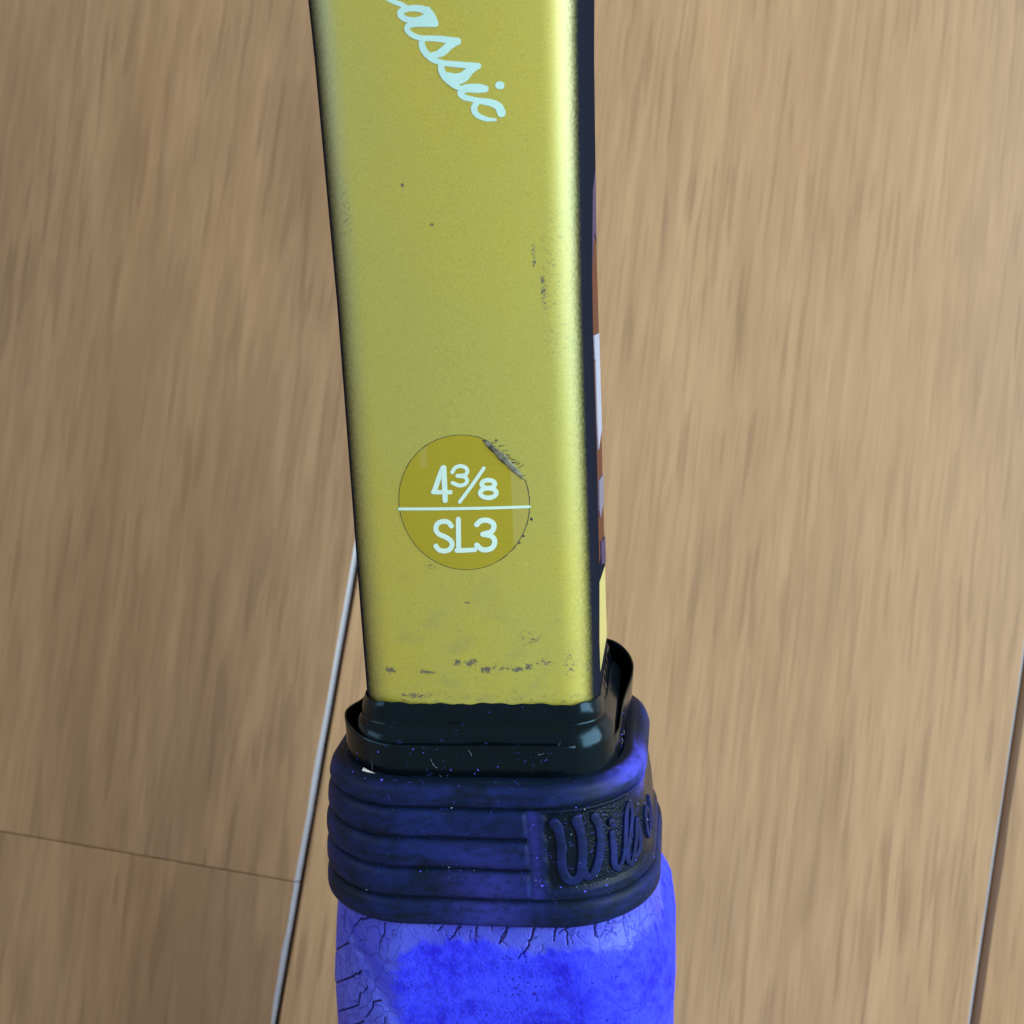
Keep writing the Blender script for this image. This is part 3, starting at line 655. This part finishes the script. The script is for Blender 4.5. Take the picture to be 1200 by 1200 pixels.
n_ = len(t_r); m_ = len(s_u); tot = n_ * m_
F = [tuple(int(k) for k in q) for q in grid_faces(m_, n_)[:, ::-1]] + [tuple(int(k) + tot for k in q) for q in grid_faces(m_, n_)]
F += [(j, j + 1, tot + j + 1, tot + j) for j in range(n_ - 1)]
F += [(i * n_, tot + i * n_, tot + (i + 1) * n_, (i + 1) * n_) for i in range(m_ - 1)] + [(i * n_ + n_ - 1, (i + 1) * n_ + n_ - 1, tot + (i + 1) * n_ + n_ - 1, tot + i * n_ + n_ - 1) for i in range(m_ - 1)]
tape = new_obj('tape_ring', np.vstack([Po.reshape(-1, 3), Pi.reshape(-1, 3)]), F, M_TAPE, racket)
tape['label'] = 'loose ring of black tape with a peeled end'
# pale paper sliver tucked under the ring
sl = []
for k in range(24):
    u = k / 23
    t = -0.122 + 0.050 * u
    x, z, nx, nz = ring(np.array([t]), 12.95, 12.15, 6.8, -0.05)
    w = 0.42 * (1 - u) ** 0.7 + 0.06
    for i, (ds, o_) in enumerate(((w, 0.25), (w * .5, .50), (0, 0.62))):
        sl.append((x[0] + nx[0] * o_, 2.62 + ds - .25 * u, z[0] + nz[0] * o_))
new_obj('paper_sliver', sl, grid_faces(24, 3), M_PAPER, tape)

# rubber collar with five moulded ribs and a panel for the name
BAND = [(3.7, 13.75, 12.75, 8.0, -.10), (1.2, 14.5, 13.2, 8.4, -.08), (-4, 15.2, 13.55, 8.8, -.08), (-10.4, 15.55, 13.75, 8.8, -.05), (-11.2, 15.55, 13.75, 8.8, -.05)]
GRV = [0.55, -2.35, -5.28, -8.2]
EDG = [2.75] + GRV + [-10.9]
PT0, PT1 = 0.0475, 0.36           # panel from/to round the right side
t_b = np.unique(np.concatenate([np.linspace(-0.28, 0.30, 460), np.linspace(0.30, 0.72, 90)]))[:-1]
s_b = np.concatenate([np.linspace(2.75, EDG[-1], 190)])
T, S = np.meshgrid(t_b, s_b)
wob = 0.05 * np.sin(2 * np.pi * T * 4 + 1) + 0.03 * np.sin(2 * np.pi * T * 9)
rib = np.zeros_like(S)
for a, b in zip(EDG[:-1], EDG[1:]):
    x = (S + wob - (a + b) / 2) / (a - b) * 2
    m = np.abs(x) <= 1
    rib = np.where(m, 0.80 * (1 - np.abs(x) ** 3.6) ** 0.62, rib)
inp = smoothstep(PT0 - .0015, PT0 + .0015, T) * smoothstep(PT1 + .0015, PT1 - .0015, T)
inp *= smoothstep(GRV[3] + .10, GRV[3] + .32, S) * smoothstep(GRV[0] - .10, GRV[0] - .32, S)
pan = 0.46 + 0 * S
fld = smoothstep(0.062, 0.0665, T + .0012 * np.sin(3 * S)) * smoothstep(.34, .33, T) * smoothstep(-7.4, -6.8, S) * smoothstep(0.35, -.05, S)
pan = pan - 0.30 * fld
H = rib * (1 - inp) + pan * inp
rub = np.clip((H - .12) / 0.6, 0, 1)
dye = np.exp(-((T - .163) / .028) ** 2) * smoothstep(1.4, 1.9, S) * 1.0
dye = np.maximum(dye, .85 * np.exp(-((T - .195) / .022) ** 2) * smoothstep(-1.6, 0.3, S))
dye = np.maximum(dye, .32 * np.exp(-((T - .01) / .035) ** 2) * smoothstep(0, -8, S) * rub * (1 - inp))
dye = np.maximum(dye, .28 * np.exp(-((T - .055) / .006) ** 2) * inp)
P = loft(BAND, s_b, t_b, H)
# roll the rims inward
def rims(P, s_b, t_b, st):
    rows_top = []
    for ds, off in ((0.10, -0.9), (0.16, -0.45), (0.10, -0.15)):
        x = loft([(k[0], *k[1:]) for k in st], [s_b[0]], t_b, np.full((1, len(t_b)), off))[0]
        x[:, 1] = s_b[0] + ds; rows_top.append(x)
    rows_bot = []
    for ds, off in ((-0.14, -0.02), (-0.22, -0.25), (-0.20, -1.0)):
        x = loft(st, [s_b[-1]], t_b, np.full((1, len(t_b)), off))[0]
        x[:, 1] = s_b[-1] + ds; rows_bot.append(x)
    return np.concatenate([np.array(rows_top), P, np.array(rows_bot)], 0)
Pf = rims(P, s_b, t_b, BAND)
z3 = np.zeros((3, len(t_b)))
padA = lambda A: np.concatenate([z3, A, z3], 0)
collar = new_obj('rubber_collar', Pf.reshape(-1, 3), grid_faces(Pf.shape[0], Pf.shape[1], True)[:, ::-1], M_RUBBER, racket,
                 attrs={'rub': padA(rub), 'field': padA(fld * inp), 'dye': padA(dye)})
collar['label'] = 'dark ribbed rubber collar rubbed with blue dye'
def on_band(lift):
    def mp(p, h):
        t = p[0] / 103.0
        x, z, nx, nz = ring(np.array([t]), *station(BAND, p[1]))
        return (x[0] + nx[0] * (lift + h), p[1], z[0] + nz[0] * (lift + h))
    return mp
BR = [(nme, [(t * 103.0, s - .65) for t, s in pts], [w * 1.35 for w in ws]) for nme, pts, ws in BRAND]
def arc_letter(nme, pts, w):
    return (nme, [(t * 103.0, s) for t, s in pts], [w] * len(pts))
BR += [arc_letter('letter_o', [(.185, -2.6), (.179, -3.4), (.179, -4.6), (.185, -5.4), (.191, -4.6), (.191, -3.4), (.185, -2.6)], .5),
       arc_letter('letter_n', [(.203, -5.4), (.2035, -2.7)], .5), arc_letter('letter_n', [(.2035, -3.3), (.209, -2.7), (.2145, -3.3), (.215, -5.4)], .5)]
RND = [(-1, -0.05), (-0.98, 0.14), (-0.90, 0.22), (-0.75, 0.25), (0.75, 0.25), (0.90, 0.22), (0.98, 0.14), (1, -0.05)]
lettering(BR, collar, M_RUBBER, 0, RND, 'brand', 0.15, on_band(0.16))
for ch in collar.children:
    me = ch.data
    for nm, v in (('rub', 0.7), ('field', 0.0), ('dye', 0.06)):
        at = me.attributes.new(nm, 'FLOAT', 'POINT')
        at.data.foreach_set('value', np.full(len(me.vertices), v, dtype=np.float32))

# grip
GRIP = [(-9.6, 15.1, 13.3, 8.5, 0), (-10.6, 15.15, 13.5, 8.6, 0), (-12, 15.3, 13.9, 8.8, .05), (-14, 15.75, 14.45, 9, .3), (-16.5, 16.4, 14.85, 9, .75), (-20, 16.75, 15, 9, .75), (-30, 16.5, 15, 9, .4), (-60, 16.2, 14.8, 8.5, 0), (-148, 16.4, 14.9, 8.5, 0)]
t_g = np.unique(np.concatenate([np.linspace(-0.235, 0.265, 640), np.linspace(0.265, 0.765, 120)]))[:-1]
s_g = np.unique(np.concatenate([np.linspace(-9.6, -23.5, 230), np.linspace(-23.5, -148, 170)]))[::-1]
T, S = np.meshgrid(t_g, s_g)
Lg = 104.0
X = T * Lg
hash_n = lambda a, b: np.sin(a) * np.sin(b)
jag = 0.16 * np.sin(X * 2.1 + 1.0) + 0.11 * np.sin(X * 5.3) + 0.3 * np.sin(X * .7 + 2)
ft = np.array(FUZZ_TOP)
top = np.interp(T, ft[:, 0], ft[:, 1], left=-13.7, right=-13.9) + jag - 0.45
fl = np.array(sorted(FUZZ_LEFT, key=lambda p: p[1]))
lefte = np.interp(S, fl[:, 1], fl[:, 0]) * Lg + 0.25 * np.sin(S * 4.1) + 0.15 * np.sin(S * 9.7)
fuzz = smoothstep(0.9, -1.0, S - top) * smoothstep(-1.2, 2.0, X - lefte)
we = np.array(sorted([(-0.155, -12.1)] + WRAP_EDGE[1:], key=lambda p: p[1]))
wx = np.interp(S, we[:, 1], we[:, 0]) * Lg
wx = np.where(S < -20.6, (-0.0829 + (-20.6 - S) * 0.0075) * Lg, wx)
wrapped = smoothstep(0.7, -0.5, X - wx - 0.08 * np.sin(S * 7)) * (T < 0.27) * (T > -0.3)
below = S < -24
skin = np.clip(1 - fuzz, 0, 1)
skin = np.where(T > 0.27, 0.0, skin)
smooth_band = smoothstep(1.4, 0.2, np.abs(X - wx - 1.7) ) * (S < -12.2) + smoothstep(-.1, .1, wx - X) * 0
crack = np.zeros_like(S)
CR2 = list(CRACKS)
for k in range(64):                      # short side cracks in the skin under the collar and on the left lap
    if k < 40:
        t0_ = rng.uniform(-0.13, 0.19); s0_ = rng.uniform(-13.2, -10.9)
    else:
        t0_ = rng.uniform(-0.16, -0.10); s0_ = rng.uniform(-21.5, -13.0)
    ln_ = rng.uniform(0.5, 1.6); a_ = rng.normal(-2.0, 0.55)
    p_ = [(t0_, s0_)]
    for q in range(3):
        a_ += rng.normal() * 0.45
        p_.append((p_[-1][0] + math.cos(a_) * ln_ / 3 / Lg, p_[-1][1] + math.sin(a_) * ln_ / 3))
    CR2.append((p_, rng.uniform(0.25, 0.5)))
for pts, w in CR2:
    p = np.array([(a * Lg, b) for a, b in pts])
    # jitter: subdivide every segment
    q = [p[0]]
    for a, b in zip(p[:-1], p[1:]):
        for k in (0.33, 0.66):
            q.append(a + (b - a) * k + rng.normal(size=2) * 0.06)
        q.append(b)
    q = np.array(q)
    d = np.full(S.shape, 9.0)
    tot = len(q) - 1
    for k, (a, b) in enumerate(zip(q[:-1], q[1:])):
        m = (np.abs(X - (a[0] + b[0]) / 2) < 2.2) & (np.abs(S - (a[1] + b[1]) / 2) < 2.2)
        if not m.any(): continue
        ab = b - a; L2 = (ab ** 2).sum() + 1e-9
        u = np.clip(((X[m] - a[0]) * ab[0] + (S[m] - a[1]) * ab[1]) / L2, 0, 1)
        dd = np.hypot(X[m] - a[0] - u * ab[0], S[m] - a[1] - u * ab[1])
        taper = 1.0 - 0.6 * (k + u) / tot
        d[m] = np.minimum(d[m], dd / taper)
    crack = np.maximum(crack, np.exp(-(d / (0.105 * w)) ** 2) * min(1.0, .55 + .45 * w))
net = skin * smoothstep(.10, .135, T) * smoothstep(-15.5, -13.5, S) + 0.7 * skin * smoothstep(-.06, -.10, T) + 0.3 * skin
net = np.clip(net, 0, 1)
Hg = 0.15 * wrapped - 0.22 * crack + 0.06 * skin - 0.04 * fuzz
Hg += fuzz * 0.02 * rng.normal(size=S.shape) * (S > -23.5)
spiral = ((S * 0.045 + T) % 1.0)
Hg += np.where(S < -23.5, 0.25 * smoothstep(0.0, 0.9, spiral) * smoothstep(-23.5, -32, S), 0)
P = loft(GRIP, s_g, t_g, Hg)
grip = new_obj('grip', P.reshape(-1, 3), grid_faces(len(s_g), len(t_g), True)[:, ::-1], M_GRIP, racket,
               attrs={'skin': skin, 'crack': crack, 'net': net, 'smooth': np.clip(smooth_band, 0, 1)})
grip['label'] = 'worn bright blue grip, cracked skin and fuzzy bare patches'

# fibres standing on the bare patches
def fibre_mesh(roots, length, width, seed):
    r = np.random.default_rng(seed)
    V = []; F = []
    for p, nrm, tg, bt in roots:
        l = length * (0.4 + r.random() * 1.1)
        a = r.random() * 6.283
        d = tg * math.cos(a) + bt * math.sin(a)
        bend = r.normal(size=3) * 0.5
        b = len(V)
        K = 5
        lift = 0.10 + 0.5 * r.random() ** 2
        for k in range(K):
            u = k / (K - 1)
            c = p + d * l * (u - .5) + nrm * (lift * l * math.sin(math.pi * u) * .35 + 0.015) + np.cross(nrm, d) * l * .35 * bend[0] * math.sin(3 * u + bend[1])
            w = width * (1 - 0.5 * u)
            sd = np.cross(nrm, d)
            V += [c - sd * w, c + nrm * w * 1.2, c + sd * w]
        for k in range(K - 1):
            o = b + k * 3
            F += [(o, o + 1, o + 4, o + 3), (o + 1, o + 2, o + 5, o + 4)]
    return np.array(V), F
Pn = np.gradient(P, axis=0); Pt = np.gradient(P, axis=1)
def roots_on(P, idx):
    out = []
    for i, j in idx:
        a = P[min(i + 1, P.shape[0] - 1), j] - P[max(i - 1, 0), j]
        b = P[i, (j + 1) % P.shape[1]] - P[i, j - 1]
        a = a / (np.linalg.norm(a) + 1e-9); b = b / (np.linalg.norm(b) + 1e-9)
        nrm = np.cross(b, a)
        nrm /= np.linalg.norm(nrm) + 1e-9
        c = P[i, j]
        rad = np.array([c[0], 0, c[2]])
        if np.dot(nrm, rad) < 0: nrm = -nrm
        out.append((c, nrm, a, b))
    return out
cand = np.argwhere((fuzz > .75) & (S > -23.3) & (T > -.2) & (T < .24))
dens = 0.5 + 0.5 * np.sin(X * .55 + 1.2) * np.sin(S * .8)
cand = [c for c in cand[rng.permutation(len(cand))][:6000] if rng.random() < .10 + .8 * dens[c[0], c[1]] ** 2][:1500]
V, F = fibre_mesh(roots_on(P, cand), 0.6, 0.010, 3)
fz = new_obj('fuzz_fibres', V, F, M_FUZZ, grip)
fz['kind'] = 'stuff'

# lint caught on collar, tape and neck
Pc = loft(BAND, s_b, t_b, H)
Tc, Sc = np.meshgrid(t_b, s_b)
cand = np.argwhere((Tc > -.2) & (Tc < .2) & (H < .40))
idx = cand[rng.permutation(len(cand))][:80]
V1, F1 = fibre_mesh(roots_on(Pc, idx), 0.55, 0.010, 5)
cand = np.argwhere((Tc > -.16) & (Tc < .18))
idx = cand[rng.permutation(len(cand))][:30]
V2, F2 = fibre_mesh(roots_on(Pc, idx), 0.45, 0.009, 6)
V, F = join([(V1, F1), (V2, F2)])
lint = new_obj('lint', V, F, M_LINTBLUE, collar); lint['kind'] = 'stuff'
def specks(name, roots, size, mat, parent, seed):
    r = np.random.default_rng(seed)
    V = []; F = []
    for p, nrm, a, b in roots:
        s = size * (.35 + r.random() ** 3 * 1.3)
        o = len(V)
        V += [p + a * s * (.7 + r.random()), p + b * s * (.7 + r.random()), p - a * s * (.7 + r.random()), p - b * s * (.7 + r.random()), p + nrm * s * .9]
        F += [(o, o + 1, o + 4), (o + 1, o + 2, o + 4), (o + 2, o + 3, o + 4), (o + 3, o, o + 4)]
    ob = new_obj(name, np.array(V), F, mat, parent); ob['kind'] = 'stuff'
    return ob
cand = np.argwhere((Tc > -.2) & (Tc < .2) & (H < .5))
idx = cand[rng.permutation(len(cand))][:70]
specks('dust_specks', roots_on(Pc, idx), 0.085, M_LINTBLUE, collar, 8)
idx = cand[rng.permutation(len(cand))][:22]
specks('pale_specks', roots_on(Pc, idx), 0.075, M_LINT, collar, 9)
cand = np.argwhere(np.ones((len(s_u) - 2, len(t_r) - 2)))
sel = [c + 1 for c in cand[rng.permutation(len(cand))] if -.2 < t_r[c[1] + 1] < .24][:70]
specks('dust_specks', roots_on(Po, sel), 0.06, M_LINTBLUE, tape, 10)
sel = [c + 1 for c in cand[rng.permutation(len(cand))] if -.2 < t_r[c[1] + 1] < .24][:16]
V, F = fibre_mesh(roots_on(Po, sel), 0.8, 0.010, 11)
lt = new_obj('lint', V, F, M_LINT, tape); lt['kind'] = 'stuff'

# butt cap resting on the floor
BUTT = [(-146, 16.9, 15.4, 8.5, 0), (-147, 17.3, 15.8, 8.6, 0), (-152, 17.9, 16.4, 8.8, 0), (-158, 18.4, 16.55, 9, 0), (-160.5, 18.0, 16.1, 9, 0), (-161.6, 17.0, 15.1, 8.4, 0), (-162.0, 14, 12.5, 7, 0)]
s_c = np.array([k[0] for k in BUTT]); t_c = np.linspace(0, 1, 97)[:-1]
P = loft(BUTT, s_c, t_c)
F = [tuple(int(k) for k in q) for q in grid_faces(len(s_c), 96, True)[:, ::-1]]
F.append(tuple(range((len(s_c) - 1) * 96, len(s_c) * 96))[::-1])
cap = new_obj('butt_cap', P.reshape(-1, 3), F, M_CAP, racket)
zmin = min((racket.matrix_world @ v.co).z for v in cap.data.vertices)
print('butt lowest point mm', zmin * 1000)
